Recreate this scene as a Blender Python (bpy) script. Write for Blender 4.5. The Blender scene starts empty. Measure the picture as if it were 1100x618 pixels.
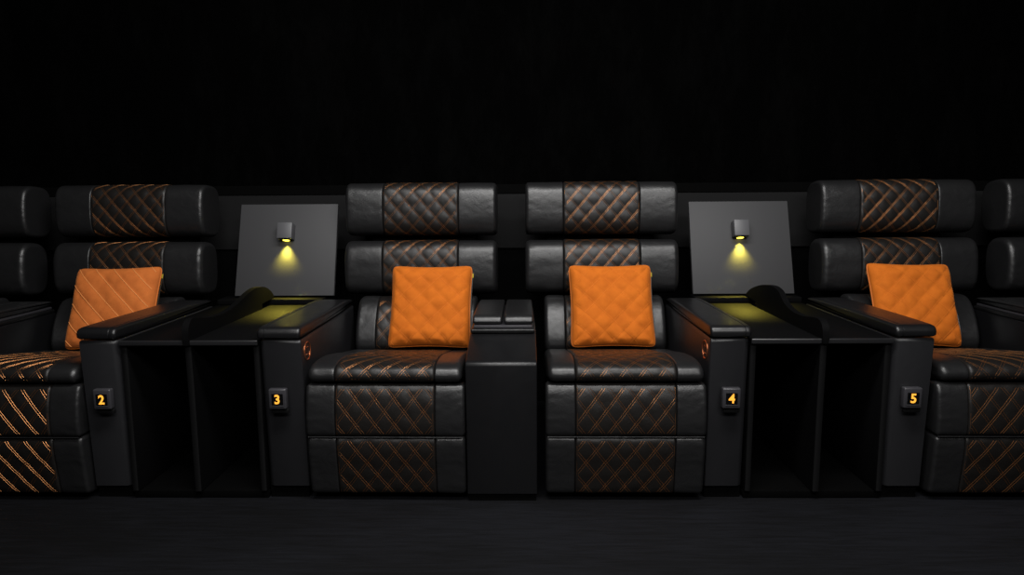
import bpy, bmesh, math, random
from mathutils import Vector, Matrix, noise
random.seed(4)
C = bpy.context.scene.collection
PI = math.pi
A, B = 0.45, 1.4428          # half spacing inside a pair of seats, spacing across a table unit

# ------------------------------------------------------------------ camera
def make_camera():
    f, pit, yaw, roll, cx, d, h = 742.126, 0.1346, 0.0172, -0.0069, 0.0719, 2.4865, 1.1627
    R = Vector((math.cos(yaw), math.sin(yaw), 0)); F = Vector((-math.sin(yaw), math.cos(yaw), 0)); Z = Vector((0, 0, 1))
    U = F * math.sin(pit) + Z * math.cos(pit); D = F * math.cos(pit) - Z * math.sin(pit)
    c, s = math.cos(roll), math.sin(roll)
    r2 = R * c + U * s; u2 = -R * s + U * c
    cam = bpy.data.cameras.new('camera'); o = bpy.data.objects.new('camera', cam); C.objects.link(o)
    m = Matrix.Identity(4)
    for i in range(3):
        m[i][0] = r2[i]; m[i][1] = u2[i]; m[i][2] = -D[i]
    m[0][3], m[1][3], m[2][3] = cx, -d, h
    o.matrix_world = m
    cam.sensor_fit = 'HORIZONTAL'; cam.sensor_width = 36.0; cam.lens = f / 1100 * 36
    cam.clip_start = 0.05
    bpy.context.scene.camera = o
make_camera()

# ------------------------------------------------------------------ materials
def mat(name, col, rough=0.5, spec=0.5, metal=0.0, sheen=0.0, sheen_tint=None):
    m = bpy.data.materials.new(name); m.use_nodes = True
    nt = m.node_tree; b = nt.nodes['Principled BSDF']
    b.inputs['Base Color'].default_value = (*col, 1); b.inputs['Roughness'].default_value = rough
    b.inputs['Specular IOR Level'].default_value = spec; b.inputs['Metallic'].default_value = metal
    if sheen:
        b.inputs['Sheen Weight'].default_value = sheen; b.inputs['Sheen Roughness'].default_value = 0.4
        if sheen_tint: b.inputs['Sheen Tint'].default_value = (*sheen_tint, 1)
    return m, nt, b
def nd(nt, t, **kw):
    n = nt.nodes.new(t)
    for k, v in kw.items():
        if k in n.inputs: n.inputs[k].default_value = v
        else: setattr(n, k, v)
    return n
def coords(nt, scale=(1, 1, 1)):
    t = nd(nt, 'ShaderNodeTexCoord'); mp = nd(nt, 'ShaderNodeMapping')
    mp.inputs['Scale'].default_value = scale
    nt.links.new(t.outputs['Object'], mp.inputs['Vector'])
    return mp.outputs['Vector']
def bump(nt, b, src, strength, dist, prev=None):
    n = nd(nt, 'ShaderNodeBump', Strength=strength, Distance=dist)
    nt.links.new(src, n.inputs['Height'])
    if prev: nt.links.new(prev.outputs['Normal'], n.inputs['Normal'])
    nt.links.new(n.outputs['Normal'], b.inputs['Normal'])
    return n
def leather(name, col, rough, spec, wrinkle=0.4):
    m, nt, b = mat(name, col, rough, spec)
    v = coords(nt)
    vo = nd(nt, 'ShaderNodeTexVoronoi', Scale=330.0); nt.links.new(v, vo.inputs['Vector'])
    n2 = nd(nt, 'ShaderNodeTexNoise', Scale=17.0, Detail=5.0, Roughness=0.62, Distortion=0.8); nt.links.new(v, n2.inputs['Vector'])
    p = bump(nt, b, n2.outputs['Fac'], wrinkle, 0.006)
    n3 = nd(nt, 'ShaderNodeTexNoise', Scale=75.0, Detail=4.0, Roughness=0.6, Distortion=1.2); nt.links.new(v, n3.inputs['Vector'])
    p = bump(nt, b, n3.outputs['Fac'], wrinkle * 0.9, 0.0022, p)
    bump(nt, b, vo.outputs['Distance'], 0.18, 0.0008, p)
    mr = nd(nt, 'ShaderNodeMapRange'); mr.inputs['To Min'].default_value = rough - 0.05; mr.inputs['To Max'].default_value = rough + 0.07
    nt.links.new(n2.outputs['Fac'], mr.inputs['Value']); nt.links.new(mr.outputs['Result'], b.inputs['Roughness'])
    return m
M = {}
M['leather'] = leather('black_leather', (0.0092, 0.0092, 0.0097), 0.37, 0.46, 0.26)
M['quilt'] = leather('quilted_black_leather', (0.0075, 0.0064, 0.0057), 0.43, 0.34, 0.22)
M['vinyl'] = leather('black_upholstery', (0.0108, 0.0108, 0.0121), 0.38, 0.45, 0.04)
M['console'] = leather('black_console_leather', (0.0052, 0.0052, 0.0058), 0.34, 0.35, 0.04)
M['pad'] = leather('black_armrest_pad', (0.0050, 0.0050, 0.0056), 0.33, 0.45, 0.05)
M['lip'] = mat('black_gloss_edging', (0.012, 0.012, 0.013), 0.28, 0.8)[0]
M['satin'] = mat('black_satin_laminate', (0.005, 0.005, 0.0052), 0.33, 0.35)[0]
M['table'] = mat('black_table_laminate', (0.0030, 0.0030, 0.0032), 0.55, 0.03)[0]
M['matte'] = mat('black_matte_board', (0.0012, 0.0012, 0.0013), 0.85, 0.04)[0]
M['dark_base'] = mat('near_black_matte', (0.0010, 0.0010, 0.0010), 0.85, 0.04)[0]
M['panel'] = mat('charcoal_laminate', (0.038, 0.038, 0.040), 0.6, 0.3)[0]
M['lampbody'] = mat('dark_anodised_metal', (0.07, 0.07, 0.075), 0.45, 0.5)[0]
M['plastic'] = mat('black_plastic', (0.032, 0.031, 0.035), 0.36, 0.5)[0]
M['screen'] = mat('dark_display_glass', (0.003, 0.003, 0.003), 0.12, 0.5)[0]
M['thread'] = mat('brown_orange_thread', (0.42, 0.178, 0.064), 0.40, 0.5, 0.9)[0]
M['copper'] = mat('copper_ring', (0.75, 0.24, 0.10), 0.3, 0.5, 0.9)[0]
def emit(name, col, strength):
    m, nt, b = mat(name, (0.02, 0.02, 0.02), 0.4)
    b.inputs['Emission Color'].default_value = (*col, 1); b.inputs['Emission Strength'].default_value = strength
    return m
M['digit'] = emit('amber_digit', (1.0, 0.40, 0.035), 1.5)
M['lens'] = emit('yellow_lamp_lens', (1.0, 0.80, 0.08), 4.0)
def velvet(name, col):
    m, nt, b = mat(name, col, 0.85, 0.12, 0, 0.15, (1.0, 0.5, 0.2))
    v = coords(nt)
    n1 = nd(nt, 'ShaderNodeTexNoise', Scale=13.0, Detail=6.0, Roughness=0.65); nt.links.new(v, n1.inputs['Vector'])
    n2 = nd(nt, 'ShaderNodeTexNoise', Scale=420.0, Detail=2.0); nt.links.new(v, n2.inputs['Vector'])
    hs = nd(nt, 'ShaderNodeMixRGB'); hs.inputs['Color1'].default_value = (col[0] * .70, col[1] * .62, col[2] * .6, 1)
    hs.inputs['Color2'].default_value = (min(1, col[0] * 1.30), col[1] * 1.40, col[2] * 1.4, 1)
    nt.links.new(n1.outputs['Fac'], hs.inputs['Fac']); nt.links.new(hs.outputs['Color'], b.inputs['Base Color'])
    p = bump(nt, b, n1.outputs['Fac'], 0.35, 0.01); bump(nt, b, n2.outputs['Fac'], 0.25, 0.001, p)
    return m
M['velvet'] = velvet('orange_velvet', (0.47, 0.112, 0.010))
M['velvet2'] = velvet('muted_orange_velvet', (0.47, 0.124, 0.026))
M['velvetpipe'] = mat('orange_piping', (0.50, 0.125, 0.009), 0.6, 0.3)[0]
M['pthread'] = mat('orange_seam_thread', (0.56, 0.15, 0.014), 0.7, 0.2)[0]
M['pthread2'] = mat('pale_orange_seam_thread', (0.62, 0.225, 0.06), 0.7, 0.2)[0]
M['tag'] = mat('yellow_tag_fabric', (0.30, 0.22, 0.02), 0.7, 0.2)[0]
M['zip'] = mat('dark_zip', (0.02, 0.015, 0.01), 0.5, 0.3)[0]
def floor_mat():
    m, nt, b = mat('dark_streaked_floor', (0.01, 0.01, 0.012), 0.65, 0.2)
    v = coords(nt, (5.0, 60.0, 1.0)); n = nd(nt, 'ShaderNodeTexNoise', Scale=1.0, Detail=7.0, Roughness=0.65, Distortion=0.6); nt.links.new(v, n.inputs['Vector'])
    v2 = coords(nt, (0.9, 2.0, 1.0)); n2 = nd(nt, 'ShaderNodeTexNoise', Scale=1.0, Detail=3.0); nt.links.new(v2, n2.inputs['Vector'])
    mu = nd(nt, 'ShaderNodeMath', operation='MULTIPLY'); nt.links.new(n.outputs['Fac'], mu.inputs[0]); nt.links.new(n2.outputs['Fac'], mu.inputs[1])
    r = nd(nt, 'ShaderNodeValToRGB'); r.color_ramp.elements[0].position = 0.17; r.color_ramp.elements[1].position = 0.36
    r.color_ramp.elements[0].color = (0.0008, 0.0008, 0.0012, 1); r.color_ramp.elements[1].color = (0.0041, 0.0044, 0.0062, 1)
    nt.links.new(mu.outputs[0], r.inputs['Fac']); nt.links.new(r.outputs['Color'], b.inputs['Base Color'])
    bump(nt, b, n.outputs['Fac'], 0.3, 0.003)
    return m
M['floor'] = floor_mat()
def wall_mat():
    m, nt, b = mat('black_wall_fabric', (0.002, 0.002, 0.002), 0.95, 0.03)
    v = coords(nt, (3.0, 3.0, 1.2)); n = nd(nt, 'ShaderNodeTexNoise', Scale=1.6, Detail=8.0, Roughness=0.7); nt.links.new(v, n.inputs['Vector'])
    r = nd(nt, 'ShaderNodeValToRGB'); r.color_ramp.elements[0].position = 0.45; r.color_ramp.elements[1].position = 0.75
    r.color_ramp.elements[0].color = (0.0005, 0.0005, 0.0005, 1); r.color_ramp.elements[1].color = (0.0020, 0.0020, 0.0020, 1)
    nt.links.new(n.outputs['Fac'], r.inputs['Fac']); nt.links.new(r.outputs['Color'], b.inputs['Base Color'])
    return m
M['wall'] = wall_mat()

# ------------------------------------------------------------------ object helpers
def obj(name, bm, m, parent=None, smooth=True, loc=None):
    me = bpy.data.meshes.new(name)
    bmesh.ops.recalc_face_normals(bm, faces=bm.faces[:])
    bm.to_mesh(me); bm.free(); me.materials.append(m)
    if smooth:
        for p in me.polygons: p.use_smooth = True
        try: me.set_sharp_from_angle(angle=math.radians(42))
        except Exception: pass
    o = bpy.data.objects.new(name, me); C.objects.link(o)
    if parent: o.parent = parent
    if loc: o.location = loc
    return o
def thing(name, label, cat, loc=(0, 0, 0), rz=0, group=None):
    o = bpy.data.objects.new(name, None); C.objects.link(o); o.empty_display_size = 0.1
    o.location = loc; o.rotation_euler = (0, 0, rz); o['label'] = label; o['category'] = cat
    if group: o['group'] = group
    return o
def dup(root, loc, rz, label):
    r = root.copy(); C.objects.link(r); r.location = loc; r.rotation_euler = (0, 0, rz); r['label'] = label
    for ch in list(root.children):
        c = ch.copy(); C.objects.link(c); c.parent = r
        for g in list(ch.children):
            d = g.copy(); C.objects.link(d); d.parent = c
    return r
def struct(name, bm, m, smooth=False):
    o = obj(name, bm, m, None, smooth); o['kind'] = 'structure'; return o
def box(bm, x0, x1, y0, y1, z0, z1, bev=0.0, seg=3):
    r = bmesh.ops.create_cube(bm, size=1.0); vs = r['verts']
    for v in vs:
        v.co = Vector(((x0 + x1) / 2 + v.co.x * (x1 - x0), (y0 + y1) / 2 + v.co.y * (y1 - y0), (z0 + z1) / 2 + v.co.z * (z1 - z0)))
    if bev:
        es = list({e for v in vs for e in v.link_edges})
        bmesh.ops.bevel(bm, geom=es, offset=bev, segments=seg, affect='EDGES', profile=0.5)
def tube(bm, pts, r, sides=6, closed=False, cap=True):
    rings = []; n = len(pts)
    for i, p in enumerate(pts):
        p = Vector(p)
        a = Vector(pts[(i - 1) % n]) if (closed or i > 0) else p
        b = Vector(pts[(i + 1) % n]) if (closed or i < n - 1) else p
        t = (b - a)
        if t.length < 1e-9: t = Vector((0, 0, 1))
        t.normalize()
        up = Vector((0, 1, 0)) if abs(t.y) < 0.9 else Vector((0, 0, 1))
        u = t.cross(up).normalized(); w = t.cross(u)
        rings.append([bm.verts.new(p + (u * math.cos(2 * PI * k / sides) + w * math.sin(2 * PI * k / sides)) * r) for k in range(sides)])
    m = n if closed else n - 1
    for i in range(m):
        q0, q1 = rings[i], rings[(i + 1) % n]
        for k in range(sides):
            bm.faces.new((q0[k], q0[(k + 1) % sides], q1[(k + 1) % sides], q1[k]))
    if cap and not closed:
        bm.faces.new(rings[0]); bm.faces.new(rings[-1])
def resample(pts, n):
    P = [Vector(p) for p in pts]; P.append(P[0])
    L = [0]
    for a, b in zip(P, P[1:]): L.append(L[-1] + (b - a).length)
    out = []; j = 0
    for i in range(n):
        s = L[-1] * i / n
        while L[j + 1] < s: j += 1
        out.append(P[j].lerp(P[j + 1], (s - L[j]) / max(1e-9, L[j + 1] - L[j])))
    return out
def chaikin(pts, it=3):
    P = [Vector(p) for p in pts]
    for _ in range(it):
        Q = []
        for a, b in zip(P, P[1:] + P[:1]): Q += [a.lerp(b, .25), a.lerp(b, .75)]
        P = Q
    return P
def superell(cy, cz, ry, rz, n, rot=0, k=160):
    out = []
    for i in range(k):
        t = 2 * PI * i / k; c, s = math.cos(t), math.sin(t)
        y = ry * math.copysign(abs(c) ** (2 / n), c); z = rz * math.copysign(abs(s) ** (2 / n), s)
        out.append(Vector((cy + y * math.cos(rot) - z * math.sin(rot), cz + y * math.sin(rot) + z * math.cos(rot))))
    return out
class Prof:
    """a closed side profile in (y, z), evenly spaced, with outward normals"""
    def __init__(s, pts, n=96):
        s.p = resample(pts, n); s.n = n
        area = sum(a.x * b.y - b.x * a.y for a, b in zip(s.p, s.p[1:] + s.p[:1]))
        if area < 0: s.p.reverse()
        s.nm = []
        for i in range(n):
            t = s.p[(i + 1) % n] - s.p[i - 1]; t.normalize(); s.nm.append(Vector((t.y, -t.x)))
        s.step = sum((a - b).length for a, b in zip(s.p, s.p[1:] + s.p[:1])) / n
    def at(s, v):               # v in metres of arc
        q = (v / s.step) % s.n; i = int(q); f = q - i
        return s.p[i].lerp(s.p[(i + 1) % s.n], f), s.nm[i].lerp(s.nm[(i + 1) % s.n], f).normalized()
    def arc_of(s, y, z):
        i = min(range(s.n), key=lambda k: (s.p[k] - Vector((y, z))).length); return i * s.step
def loft(bm, prof, stations, disp=None):
    rings = []
    for x, ins in stations:
        ring = []
        for i in range(prof.n):
            d = -ins + (disp(x, i * prof.step, prof.p[i], prof.nm[i]) if disp else 0)
            q = prof.p[i] + prof.nm[i] * d
            ring.append(bm.verts.new((x, q.x, q.y)))
        rings.append(ring)
    for r0, r1 in zip(rings, rings[1:]):
        for i in range(prof.n):
            j = (i + 1) % prof.n
            bm.faces.new((r0[i], r0[j], r1[j], r1[i]))
    bm.faces.new(rings[0]); bm.faces.new(rings[-1])
def round_stations(x0, x1, r0, r1, n=6, extra=None, mid=6):
    st = []
    for k in range(n + 1):
        a = PI / 2 * k / n
        st.append((x0 + r0 * (1 - math.sin(a)), r0 * (1 - math.cos(a))))
    st.reverse(); st = [(x0 + r0 * (1 - math.cos(PI / 2 * k / n)), r0 * (1 - math.sin(PI / 2 * k / n))) for k in range(n + 1)]
    for k in range(1, mid): st.append((x0 + r0 + (x1 - r1 - x0 - r0) * k / mid, 0))
    st += [(x1 - r1 + r1 * math.sin(PI / 2 * k / n), r1 * (1 - math.cos(PI / 2 * k / n))) for k in range(n + 1)]
    if extra: st = sorted(st + extra)
    return st

# ------------------------------------------------------------------ quilting
def quilt_fn(p, q, v0, h, off=0.0):
    def f(u, v):
        a = (u / p + (v - v0) / q + off); b = (u / p - (v - v0) / q + off)
        return h * (abs(math.sin(PI * a)) * abs(math.sin(PI * b))) ** 0.55
    return f
def quilted(name, prof, hw, v0, v1, p, q, h, thing_, W, rend, off=0.0, gap=0.0042, lift=0.0005, sv0=None, sv1=None, r=0.00065, edge=True):
    """quilted_panel and its stitching: diamonds between arc lengths v0 and v1 of the profile"""
    qf = quilt_fn(p, q, v0, h, off)
    def disp(x, v, P, N):
        e = min(1, max(0, (v - v0) / 0.02)) * min(1, max(0, (v1 - v) / 0.02)) if v0 < v < v1 else 0
        e *= min(1, max(0, (hw - abs(x)) / 0.012))
        return qf(x, v) * e + noise.noise(Vector((x * 22, P.x * 22, P.y * 22))) * 0.0018
    n = 64
    st = [(-hw, 0.006), (-hw + 0.0025, 0.002)] + [(-hw + 0.006 + (2 * hw - 0.012) * k / n, 0) for k in range(n + 1)] + [(hw - 0.0025, 0.002), (hw, 0.006)]
    bm = bmesh.new(); loft(bm, prof, st, disp)
    parent = obj(name, bm, M['quilt'], thing_)
    side_pads(prof, hw, W, rend, parent)
    # stitching: twin rows of thread along each line of the diamonds
    a0 = v0 + 0.006 if sv0 is None else sv0; a1 = v1 - 0.006 if sv1 is None else sv1
    bm = bmesh.new()
    W = hw - 0.008
    for sg in (1, -1):
        # lines u/p + sg*(v-v0)/q + off = k
        ks = [k for k in range(-60, 60)]
        for k in ks:
            for dlt in (-gap, gap):
                pts = []
                m = 40
                for i in range(m + 1):
                    v = a0 + (a1 - a0) * i / m
                    u = p * (k - off - sg * (v - v0) / q) + dlt * math.hypot(p, q) / q
                    if abs(u) <= W: 
                        P, N = prof.at(v); P = P + N * (lift + disp(u, v, P, N))
                        pts.append((u, P.x, P.y))
                if len(pts) > 2: tube(bm, pts, r, 5)
    if edge:
        for sx in (-1, 1):
            pts = []
            for i in range(41):
                v = a0 - 0.004 + (a1 - a0 + 0.008) * i / 40; P, N = prof.at(v); P = P + N * (lift - 0.0002)
                pts.append((sx * (hw - 0.0065), P.x, P.y))
            tube(bm, pts, r * .8, 5)
    obj('stitching', bm, M['thread'], parent)
def side_pads(prof, hw, W, rend, parent, rin=0.006, wr=0.0016):
    def disp(x, v, P, N):
        e = 1 + 1.5 * max(0, 1 - (W - abs(x)) / 0.08)
        return (noise.noise(Vector((x * 8, P.x * 8, P.y * 8))) * 1.2 + noise.noise(Vector((x * 26, P.x * 12, P.y * 50))) * 0.4 * e) * wr
    for s in (-1, 1):
        st = round_stations(hw + 0.0006, W, rin, rend, 7, None, 12)
        if s < 0: st = [(-x, i) for x, i in reversed(st)]
        bm = bmesh.new(); loft(bm, prof, st, disp)
        obj('side_pad', bm, M['leather'], parent)

# ------------------------------------------------------------------ recliner
WB = 0.1875
def front_range(prof, top, bot):
    """arc range running down the front of the profile between two (y,z) spots"""
    a, b = prof.arc_of(*top), prof.arc_of(*bot)
    return a, b
def make_recliner(label, loc, rz):
    t = thing('recliner', label, 'cinema seat', loc, rz, 'leather recliners in the row')
    def arc(pr, top, bot):           # arc range running down the front of the profile between two (y, z) spots
        a, b = pr.arc_of(*top), pr.arc_of(*bot)
        return a, (b if b > a else b + pr.n * pr.step)
    pr = Prof(superell(1.035, 1.087, 0.105, 0.131, 3.3, -0.08), 100)
    a, b = arc(pr, (1.06, 1.22), (0.99, 0.956)); quilted('headrest', pr, WB, a, b, 0.076, 0.088, 0.0045, t, 0.374, 0.019, gap=0.0032)
    pr = Prof(superell(0.975, 0.799, 0.100, 0.134, 3.0, -0.10), 100)
    a, b = arc(pr, (1.0, 0.93), (0.93, 0.67)); quilted('back_cushion', pr, WB, a, b, 0.076, 0.088, 0.0038, t, 0.376, 0.026, 0.5, gap=0.0032)
    pr = Prof(chaikin([(0.73, 0.40), (0.672, 0.45), (0.705, 0.56), (0.77, 0.655), (0.83, 0.675), (0.92, 0.66), (0.90, 0.40)], 3), 100)
    a, b = arc(pr, (0.79, 0.66), (0.68, 0.44)); quilted('lower_backrest', pr, WB, a, b, 0.076, 0.088, 0.004, t, 0.284, 0.02)
    pr = Prof(chaikin([(0.68, 0.445), (0.55, 0.466), (0.40, 0.494), (0.24, 0.524), (0.11, 0.537), (0.025, 0.527), (0.004, 0.492), (0.014, 0.468), (0.06, 0.462), (0.2, 0.42), (0.45, 0.38), (0.68, 0.38)], 3), 130)
    a, b = arc(pr, (0.62, 0.455), (0.008, 0.475)); quilted('seat_cushion', pr, WB, a, b, 0.072, 0.088, 0.003, t, 0.289, 0.022)
    pr = Prof(chaikin([(0.10, 0.453), (0.034, 0.460), (0.016, 0.454), (0.003, 0.415), (-0.006, 0.355), (-0.009, 0.29), (-0.004, 0.264), (0.02, 0.262), (0.10, 0.264)], 3), 90)
    a, b = arc(pr, (0.020, 0.456), (0.000, 0.266)); quilted('footrest', pr, WB, a, b, 0.0735, 0.097, 0.0022, t, 0.299, 0.014, sv0=a + 0.012, sv1=b - 0.012)
    pr = Prof(chaikin([(0.12, 0.259), (0.014, 0.260), (-0.001, 0.252), (-0.003, 0.20), (0.008, 0.12), (0.014, 0.06), (0.022, 0.022), (0.13, 0.02)], 3), 90)
    a, b = arc(pr, (0.004, 0.252), (0.022, 0.026)); quilted('leg_panel', pr, WB, a, b, 0.0735, 0.097, 0.0022, t, 0.298, 0.014, sv0=a + 0.010, sv1=b - 0.004)
    bm = bmesh.new(); tube(bm, [(-0.292 + 0.584 * k / 20, -0.0025, 0.2612) for k in range(21)], 0.0026, 8); obj('piping', bm, M['leather'], t)
    # hidden carcass
    bm = bmesh.new(); box(bm, -0.28, 0.28, 0.13, 0.92, 0.0, 0.40, 0.01, 2); obj('base', bm, M['dark_base'], t)
    bm = bmesh.new(); box(bm, -0.27, 0.27, 1.03, 1.12, 0.20, 1.15, 0.02, 3); obj('back_frame', bm, M['dark_base'], t)
    return t

rec = make_recliner('black leather recliner with brown stitching between the armrest numbered 3 and the middle console', (-A, 0, 0), -0.014)
dup(rec, (A, 0, 0), -0.006, 'black leather recliner with brown stitching between the middle console and the armrest numbered 4')
dup(rec, (-A - B - 0.009, 0, 0), -0.010, 'black leather recliner with orange stitching beside the armrest numbered 2')
dup(rec, (A + B + 0.002, 0, 0), -0.010, 'black leather recliner with orange stitching beside the armrest numbered 5')
dup(rec, (-A - B - 2 * A, 0, 0), -0.010, 'black recliner, only its back cushion ends showing, past the recliner by armrest 2')
dup(rec, (A + B + 2 * A, 0, 0), -0.010, 'black recliner, only its back cushion ends showing, past the recliner by armrest 5')

# ------------------------------------------------------------------ armrests with seat markers
def text_mesh(ch, size):
    cu = bpy.data.curves.new('digit', 'FONT'); cu.body = ch; cu.size = size; cu.align_x = 'CENTER'; cu.align_y = 'CENTER'
    cu.extrude = 0.0008; cu.offset = size * 0.022; cu.resolution_u = 6
    o = bpy.data.objects.new('digit', cu); C.objects.link(o)
    dg = bpy.context.evaluated_depsgraph_get(); me = bpy.data.meshes.new_from_object(o.evaluated_get(dg))
    bpy.data.objects.remove(o); bpy.data.curves.remove(cu)
    return me
AI, AW = 0.308, 0.148
def make_arm(digit, x_in, sgn, AW, mx, label):
    """x_in = seat-side face; sgn = +1 when the table lies to the right"""
    t = thing('armrest', label, 'armrest', (x_in + sgn * AW / 2, 0, 0), 0, 'armrests beside the table units')
    hw = AW / 2
    def outl(o):      # plan outline with a broad chamfer on the table side
        pts = [(-hw + 0.004, 0.018), (hw - 0.022, 0.018), (hw - 0.006, 0.030), (hw, 0.06), (hw, 0.82), (-hw, 0.82), (-hw, 0.03), (-hw + 0.001, 0.022)]
        return [(sgn * x, y) for x, y in pts]
    bm = bmesh.new()
    P = outl(0); rings = []
    for z, dy, sc in ((0.05, 0.0, 1), (0.614, 0.0, 1), (0.624, 0.0012, .995), (0.629, 0.006, .96)):
        rings.append([bm.verts.new((x * sc, y + dy + (0.026 if z < .1 and y < .1 else 0), z)) for x, y in P])
    for r0, r1 in zip(rings, rings[1:]):
        for i in range(len(P)): j = (i + 1) % len(P); bm.faces.new((r0[i], r0[j], r1[j], r1[i]))
    bm.faces.new(rings[0]); bm.faces.new(rings[-1])
    obj('body', bm, M['vinyl'], t)
    bm = bmesh.new(); box(bm, -hw + .004, hw - .008, 0.056, 0.80, 0, 0.0495); obj('dark_base', bm, M['dark_base'], t)  # dark set-back base stands in for a shadow band near the floor
    # padded top, with rounded nose
    pts = [(0.825, 0.630), (0.02, 0.632), (0.008, 0.640), (0.006, 0.655), (0.014, 0.673), (0.035, 0.679), (0.3, 0.677), (0.825, 0.672)]
    pr = Prof(chaikin(pts, 2), 120)
    bm = bmesh.new()
    st = round_stations(-hw - 0.002, hw + 0.001, 0.012, 0.012, 5, None, 4)
    k = sgn * (hw - 0.024)
    st = [q for q in st if abs(q[0] - k) > .004] + [(k - .003, 0), (k - .001, .0022), (k + .001, .0022), (k + .003, 0)]
    loft(bm, pr, sorted(st)); obj('padded_top', bm, M['pad'], t)
    # seat marker
    zc = 0.411; hx = 0.0335; xo = mx
    bm = bmesh.new()
    fy0, fy1 = -0.008, 0.019
    box(bm, xo - hx, xo + hx, fy0, fy1, zc - 0.040, zc + 0.038, 0.006, 3)
    mk = obj('seat_marker', bm, M['plastic'], t)
    bm = bmesh.new(); box(bm, xo - 0.0215, xo + 0.0215, fy0 - 0.0006, fy0 + 0.004, zc - 0.024, zc + 0.020); obj('display', bm, M['screen'], mk, False)
    bm = bmesh.new(); box(bm, xo - 0.0235, xo + 0.0235, fy0 - 0.002, fy0 + 0.004, zc - 0.0285, zc - 0.0245, .0008, 2); obj('display_sill', bm, M['plastic'], mk)
    me = text_mesh(digit, 0.048); me.materials.clear(); me.materials.append(M['digit'])
    d = bpy.data.objects.new('digit', me); C.objects.link(d); d.parent = mk
    d.location = (xo, fy0 - 0.0022, zc - 0.0025); d.rotation_euler = (PI / 2, 0, 0); d.scale = (0.95, 1, 1)
    d['label'] = 'glowing amber number ' + digit
    bm = bmesh.new(); box(bm, xo - 0.026 + sgn * -0.0, xo + 0.036, 0.004, 0.019, zc - 0.059, zc - 0.0415, 0.003, 2); obj('hook_rail', bm, M['satin'], t)
    # recline control on the seat side
    bm = bmesh.new(); xs = -sgn * (hw + 0.001)
    cy, cz, ry, rz = 0.088, 0.574, 0.036, 0.034
    tube(bm, [(xs, cy + ry * math.cos(2 * PI * i / 32), cz + rz * math.sin(2 * PI * i / 32)) for i in range(32)], 0.0022, 6, True)
    ring = obj('control_ring', bm, M['copper'], t)
    ring['label'] = 'copper coloured oval control ring'
    bm = bmesh.new()
    tube(bm, [(xs, cy - 0.010 + 0.02 * i / 6, cz + 0.012 + 0.004 * math.sin(PI * i / 6)) for i in range(7)], 0.0016, 6)
    tube(bm, [(xs, cy - 0.012 + 0.024 * i / 6, cz - 0.012 - 0.003 * math.sin(PI * i / 6)) for i in range(7)], 0.0016, 6)
    obj('control_marking', bm, M['copper'], ring)
    return t
arms = (('2', -A - B + AI - 0.010, 1, 0.146, 0.013, 'black upholstered armrest with glowing number 2 on its front'),
        ('3', -A - AI, -1, 0.160, -0.010, 'black upholstered armrest with glowing number 3 on its front'),
        ('4', A + AI, 1, 0.148, 0.004, 'black upholstered armrest with glowing number 4 on its front'),
        ('5', A + B - AI - 0.008, -1, 0.146, -0.006, 'black upholstered armrest with glowing number 5 on its front'))
for a in arms: make_arm(*a)

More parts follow.
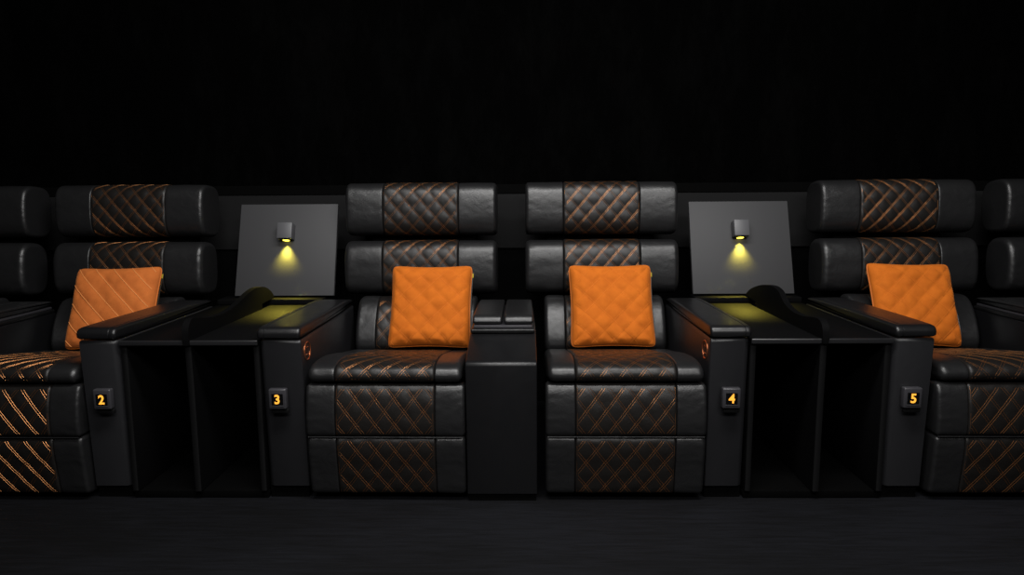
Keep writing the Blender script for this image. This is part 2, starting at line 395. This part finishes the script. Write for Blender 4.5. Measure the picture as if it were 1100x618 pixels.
# ------------------------------------------------------------------ table units
def smooth_curve(pts, n=8):
    out = []
    P = [Vector(p) for p in pts]
    for i in range(len(P) - 1):
        p0, p1, p2, p3 = P[max(0, i - 1)], P[i], P[i + 1], P[min(len(P) - 1, i + 2)]
        for k in range(n):
            t = k / n
            out.append(0.5 * ((2 * p1) + (-p0 + p2) * t + (2 * p0 - 5 * p1 + 4 * p2 - p3) * t * t + (-p0 + 3 * p1 - 3 * p2 + p3) * t ** 3))
    out.append(P[-1]); return out
def make_table(x0, x1, fin, prof, label):
    xc = (x0 + x1) / 2; fin -= xc; h = (x1 - x0) / 2 - 0.003
    t = thing('table_unit', label, 'table', (xc, 0, 0), 0, 'twin table units between the seats')
    bm = bmesh.new(); box(bm, -h, h, 0.0265, 0.875, 0.610, 0.6275, 0.002, 2)
    obj('table_top', bm, M['table'], t)
    bm = bmesh.new(); box(bm, -h, h, 0.017, 0.026, 0.609, 0.629, 0.004, 4); obj('front_lip', bm, M['lip'], t)
    bm = bmesh.new(); box(bm, -h, h, 0.865, 0.985, 0.6278, 0.655, 0.004, 3); obj('rear_ledge', bm, M['table'], t)
    for s in (-1, 1):
        bm = bmesh.new(); a, b = sorted((s * h, s * (h - 0.024)))
        box(bm, a, b, 0.035, 0.97, 0.03, 0.6095, 0.004, 2); obj('side_panel', bm, M['table'], t)
    bm = bmesh.new(); box(bm, -h + .0245, h - .0245, 0.745, 0.765, 0.03, 0.6095); obj('back_panel', bm, M['matte'], t, False)
    bm = bmesh.new(); box(bm, -h, h, 0.045, 0.97, 0.0, 0.0295, 0.003, 2); obj('dark_base', bm, M['dark_base'], t)
    # one upright divider, from the floor through the top to the wavy privacy fin
    top = smooth_curve(prof, 6); e = prof[-1][0]
    pts = [(p.x, p.y) for p in top] + [(e, 0.6553), (0.74, 0.6553), (0.74, 0.03), (0.030, 0.03), (0.030, 0.609), (0.012, 0.611)]
    bm = bmesh.new(); th = 0.0125
    L = [bm.verts.new((fin - th, y, z)) for y, z in pts]; R = [bm.verts.new((fin + th, y, z)) for y, z in pts]
    bm.faces.new(L); bm.faces.new(R)
    for i in range(len(pts)):
        j = (i + 1) % len(pts); bm.faces.new((L[i], L[j], R[j], R[i]))
    es = [e for e in bm.edges if len(e.link_faces) == 2 and any(len(f.verts) > 10 for f in e.link_faces)]
    bmesh.ops.bevel(bm, geom=es, offset=0.003, segments=2, affect='EDGES')
    obj('divider', bm, M['table'], t)
    for a, w in ((fin, .0115), (-h + .012, .010), (h - .012, .010)):
        bm = bmesh.new(); y = 0.0285 if a == fin else 0.0335
        r = [[bm.verts.new((a + sx, yy, z)) for sx, yy in ((-w, y), (-w * .7, y - .0025), (w * .7, y - .0025), (w, y), (w, y + .0012), (-w, y + .0012))] for z in (0.035, 0.606)]
        for i in range(6): bm.faces.new((r[0][i], r[0][(i + 1) % 6], r[1][(i + 1) % 6], r[1][i]))
        bm.faces.new(r[0]); bm.faces.new(r[1]); obj('edge_band', bm, M['satin'], t)
    return t
FR = [(0.010, 0.632), (0.013, 0.662), (0.028, 0.685), (0.060, 0.696), (0.115, 0.692), (0.19, 0.682), (0.27, 0.680), (0.34, 0.687), (0.40, 0.704), (0.455, 0.736), (0.50, 0.749), (0.56, 0.753), (0.67, 0.742), (0.79, 0.714), (0.86, 0.688), (0.905, 0.660)]
FL = [(0.010, 0.632), (0.013, 0.668), (0.028, 0.695), (0.055, 0.707), (0.10, 0.701), (0.19, 0.686), (0.28, 0.680), (0.36, 0.682), (0.45, 0.694), (0.53, 0.712), (0.60, 0.728), (0.68, 0.737), (0.76, 0.732), (0.82, 0.717), (0.875, 0.690), (0.908, 0.660)]
make_table(-A - B + AI + 0.137, -A - AI - 0.160, -1.186, FL, 'black twin table with wavy divider between the armrests numbered 2 and 3')
make_table(A + AI + 0.148, A + B - AI - 0.008 - 0.146, 1.176, FR, 'black twin table with wavy divider between the armrests numbered 4 and 5')

# ------------------------------------------------------------------ lamp panels behind the tables
def make_lamp_panel(xc, w, label, lampx):
    t = thing('lamp_panel', label, 'panel', (xc, 0.920, 0.6563), 0, 'lamp panels behind the tables')
    lean = 0.32; H = 0.487
    t.rotation_euler = (-lean, 0, 0)
    bm = bmesh.new(); box(bm, -w / 2, w / 2, 0.0, 0.024, 0.0085, H, 0.003, 2); obj('board', bm, M['panel'], t)
    bm = bmesh.new(); box(bm, -0.03, 0.03, 0.0245, 0.034, 0.03, H - .06, 0.003, 2); obj('rear_brace', bm, M['matte'], t)
    zc = 0.334; q = 0.037; qz = 0.041; dp = 0.056
    bm = bmesh.new(); box(bm, lampx - q, lampx + q, -dp, -0.0005, zc - qz, zc + qz, 0.003, 2)
    lb = obj('lamp_housing', bm, M['lampbody'], t)
    bm = bmesh.new(); bmesh.ops.create_cone(bm, cap_ends=True, segments=24, radius1=0.017, radius2=0.017, depth=0.003)
    ly = -0.018
    bmesh.ops.translate(bm, verts=bm.verts[:], vec=(lampx, ly, zc - qz - 0.0016)); obj('lens', bm, M['lens'], lb)
    bm = bmesh.new()
    tube(bm, [(lampx + 0.021 * math.cos(2 * PI * i / 28), ly + 0.021 * math.sin(2 * PI * i / 28), zc - qz - 0.0015) for i in range(28)], 0.0026, 6, True)
    obj('lens_rim', bm, M['matte'], lb)
    l = bpy.data.lights.new('lamp_beam', 'SPOT'); l.energy = 36.0; l.color = (1.0, 0.82, 0.10); l.spot_size = math.radians(84); l.spot_blend = 1.0; l.shadow_soft_size = 0.012
    o = bpy.data.objects.new('lamp_beam', l); C.objects.link(o); o.parent = t
    o.location = (lampx, ly, zc - qz - 0.009); o.rotation_euler = (math.radians(-7), 0, 0)
    return t
make_lamp_panel(-1.130, 0.500, 'charcoal panel with a lit yellow lamp behind the table between armrests 2 and 3', 0.0)
make_lamp_panel(1.163, 0.500, 'charcoal panel with a lit yellow lamp behind the table between armrests 4 and 5', -0.006)

# ------------------------------------------------------------------ consoles between paired seats
def make_console(x, label):
    t = thing('console', label, 'console', (x, 0, 0), 0, 'centre consoles between paired seats')
    h = 0.133
    bm = bmesh.new()
    pts = [(0.016, 0.03), (0.004, 0.530), (0.006, 0.540), (0.014, 0.5465), (0.026, 0.5495), (0.25, 0.600), (0.27, 0.604), (0.80, 0.604), (0.80, 0.03)]
    st = [(-h, .004), (-h + .0015, .0012), (-h + .004, 0), (h - .004, 0), (h - .0015, .0012), (h, .004)]
    rings = []
    for xx, ins in st:
        rings.append([bm.verts.new((xx, y + ins * (1 if y < .05 else -1 if y > .7 else 0), z - (ins if z > .5 else 0))) for y, z in pts])
    for r0, r1 in zip(rings, rings[1:]):
        for i in range(len(pts)): j = (i + 1) % len(pts); bm.faces.new((r0[i], r0[j], r1[j], r1[i]))
    bm.faces.new(rings[0]); bm.faces.new(rings[-1])
    obj('body', bm, M['console'], t)
    bm = bmesh.new(); box(bm, -h + .004, h - .004, 0.022, 0.79, 0, 0.0295); obj('dark_base', bm, M['dark_base'], t)  # low dark strip, in place of the shadow along the console's foot
    bm = bmesh.new(); box(bm, -h + .003, h - .003, 0.252, 0.80, 0.6045, 0.622, 0.006, 4); obj('tray_rim', bm, M['satin'], t)
    bm = bmesh.new(); box(bm, -h + .014, h - .014, 0.268, 0.795, 0.6223, 0.634, 0.003, 2); obj('tray', bm, M['plastic'], t)
    for s in (-1, 1):
        x0, x1 = sorted((s * 0.004, s * (h - 0.009)))
        pts = [(0.80, 0.636), (0.31, 0.6345), (0.282, 0.638), (0.277, 0.648), (0.285, 0.664), (0.300, 0.673), (0.36, 0.675), (0.80, 0.670)]
        bm = bmesh.new(); loft(bm, Prof(chaikin(pts, 2), 90), round_stations(x0, x1, 0.010, 0.010, 5, None, 4))
        obj('lid', bm, M['leather'], t)
    return t
make_console(-0.0135, 'black console with two padded lids between the recliners by armrests 3 and 4')
make_console(-2 * A - B, 'dark console on the far side of the recliner by armrest 2')
make_console(2 * A + B, 'dark console on the far side of the recliner by armrest 5')

# ------------------------------------------------------------------ cushions
def make_pillow(label, loc, lean, rz, roll, w, hgt, seed, T=0.055, lines='both', bend=0.0):
    rnd = random.Random(seed)
    t = thing('cushion', label, 'cushion', loc, 0, 'orange cushions on the seats')
    t.rotation_euler = (-lean, roll, rz)
    N = 72
    ox = rnd.uniform(0, 50)
    def outline(u, v):
        x = u * w / 2 * (1 - 0.05 * (1 - v * v)); z = v * hgt / 2 * (1 - 0.055 * (1 - u * u))
        k = 1 - 0.05 * (abs(u) ** 10) * (abs(v) ** 10)
        return x * k, z * k
    p, q = 0.088, 0.088
    def thick(u, v):
        e = max(0, (1 - u ** 4)) ** 0.5 * max(0, (1 - v ** 4)) ** 0.5
        return T * e ** 0.85
    def surf(u, v, side):
        x, z = outline(u, v)
        a = x / p + z / q; b = x / p - z / q
        e = min(1, (1 - max(abs(u), abs(v))) / 0.12)
        if lines == 'both': pf = 0.0085 * (abs(math.sin(PI * a)) * abs(math.sin(PI * b))) ** 0.5
        else: pf = 0.006 * (abs(math.sin(PI * a)) ** 0.6) * (0.6 + 0.4 * abs(math.sin(PI * b)) ** .6)
        wv = 0.008 * noise.noise(Vector((x * 9 + ox, z * 9, side * 5))) + 0.0035 * noise.noise(Vector((x * 26 + ox, z * 26, side * 5)))
        fold = 0.0038 * math.exp(-((v + 0.86) / 0.1) ** 2) * math.sin(u * 17 + 3 * noise.noise(Vector((u * 3 + ox, 0, 0)))) * (1 - u * u)
        d = thick(u, v) + (pf + wv + fold) * e
        y = -side * d * (1 if side > 0 else 0.8) + bend * (v * v + u * u) * 0.5
        return Vector((x, y, z))
    bm = bmesh.new()
    def grid(side):
        G = []
        for i in range(N + 1):
            row = []
            for j in range(N + 1):
                u = math.sin((-1 + 2 * i / N) * PI / 2 * .96) / math.sin(PI / 2 * .96); v = math.sin((-1 + 2 * j / N) * PI / 2 * .96) / math.sin(PI / 2 * .96)
                row.append(bm.verts.new(surf(u, v, side)))
            G.append(row)
        for i in range(N):
            for j in range(N): bm.faces.new((G[i][j], G[i + 1][j], G[i + 1][j + 1], G[i][j + 1]))
    grid(1); grid(-1)
    bmesh.ops.remove_doubles(bm, verts=bm.verts[:], dist=0.0004)
    obj('cover', bm, M['velvet' if lines == 'both' else 'velvet2'], t)
    bm = bmesh.new(); pts = []
    for k in range(4 * 40):
        s, f = divmod(k, 40); f = -1 + 2 * f / 40
        u, v = ((f, 1), (1, -f), (-f, -1), (-1, f))[s]
        P = surf(u, v, 1); pts.append((P.x, P.y, P.z))
    tube(bm, pts, 0.0030, 8, True); obj('piping', bm, M['velvetpipe'], t)
    # quilting thread
    bm = bmesh.new()
    for sg in ((1, -1) if lines == 'both' else (1,)):
        for k in range(-6, 7):
            pts = []
            for i in range(80):
                v = -0.97 + 1.94 * i / 79
                z = v * hgt / 2; x = p * (k - sg * z / q)
                u = x / (w / 2)
                if abs(u) < 0.95:
                    P = surf(u, v, 1); pts.append((P.x, P.y - 0.0004, P.z))
            if len(pts) > 3: tube(bm, pts, 0.0009 if lines == 'both' else 0.0024, 5)
    obj('stitching', bm, M['pthread' if lines == 'both' else 'pthread2'], t)
    # zip and tag along the right hand edge
    P = [surf(1, 0.85 - 1.5 * i / 20, 1) for i in range(21)]
    bm = bmesh.new(); tube(bm, [(a.x + 0.005, a.y + 0.006, a.z) for a in P], 0.0032, 6); obj('zip', bm, M['zip'], t)
    a = surf(1, 0.80, 1); bm = bmesh.new(); box(bm, a.x + 0.002, a.x + 0.009, a.y + 0.001, a.y + 0.004, a.z - 0.020, a.z + 0.002, 0.001, 1); obj('tag', bm, M['tag'], t)
    return t
CU = (
 ('orange quilted velvet cushion on the recliner by armrest 2', (-1.832, 0.655, 0.652), 0.44, 0.0, -0.02, 0.405, 0.395, 3, 'one'),
 ('orange quilted velvet cushion on the recliner by armrest 3', (-0.357, 0.655, 0.652), 0.44, -0.02, 0.0, 0.378, 0.395, 11, 'both'),
 ('orange quilted velvet cushion on the recliner by armrest 4', (0.474, 0.655, 0.652), 0.44, 0.02, 0.0, 0.385, 0.395, 29, 'both'),
 ('orange quilted velvet cushion on the recliner by armrest 5', (1.846, 0.655, 0.652), 0.44, 0.0, 0.02, 0.380, 0.395, 41, 'both'))
for lb, loc, ln, rz, ro, w, hg, sd, li in CU: make_pillow(lb, loc, ln, rz, ro, w, hg, sd, lines=li)

# ------------------------------------------------------------------ room
bm = bmesh.new(); box(bm, -4.6, 4.6, -5.5, 2.5, -0.10, 0.0); struct('floor', bm, M['floor'])
bm = bmesh.new(); box(bm, -4.6, 4.6, 2.4, 2.5, 0.0, 3.3); struct('wall_back', bm, M['wall'])
bm = bmesh.new(); box(bm, -4.7, -4.6, -5.5, 2.5, 0.0, 3.3); struct('wall_left', bm, M['wall'])
bm = bmesh.new(); box(bm, 4.6, 4.7, -5.5, 2.5, 0.0, 3.3); struct('wall_right', bm, M['wall'])
bm = bmesh.new(); box(bm, -4.7, 4.7, -5.5, 2.5, 3.3, 3.4); struct('ceiling', bm, M['wall'])
# low parapet behind the row: dark cap over a charcoal board
bm = bmesh.new(); box(bm, -4.6, 4.6, 1.30, 1.40, 0.0, 1.165); struct('wall_parapet', bm, M['matte'])
bm = bmesh.new(); box(bm, -4.6, 4.6, 1.28, 1.42, 1.165, 1.215, 0.003, 2); struct('trim_1', bm, M['dark_base'])
bm = bmesh.new(); box(bm, -4.6, 4.6, 1.285, 1.30, 0.87, 1.164, 0.002, 2); struct('trim_2', bm, mat('charcoal_board', (0.0085, 0.0085, 0.0088), 0.7, 0.08)[0])

# ------------------------------------------------------------------ light
def area(name, loc, target, sx, sy, e, col=(1, 1, 1)):
    l = bpy.data.lights.new(name, 'AREA'); l.shape = 'RECTANGLE'; l.size = sx; l.size_y = sy; l.energy = e; l.color = col
    o = bpy.data.objects.new(name, l); C.objects.link(o); o.location = loc
    o.rotation_euler = (Vector(target) - Vector(loc)).to_track_quat('-Z', 'Y').to_euler()
    return o
area('ceiling_light_strip', (0.2, -0.95, 3.1), (0.1, 0.3, 0.6), 2.6, 0.4, 98, (1.0, 0.985, 0.97))
area('ceiling_softbox', (0.45, -2.5, 2.5), (0.25, 0.6, 0.7), 3.2, 0.5, 74, (1.0, 0.985, 0.97))
w = bpy.data.worlds.new('world'); bpy.context.scene.world = w; w.use_nodes = True
w.node_tree.nodes['Background'].inputs['Color'].default_value = (0.5, 0.5, 0.55, 1); w.node_tree.nodes['Background'].inputs['Strength'].default_value = 0.0
vs = bpy.context.scene.view_settings
vs.view_transform = 'Standard'; vs.look = 'None'; vs.gamma = 1; vs.exposure = 0; vs.use_curve_mapping = False
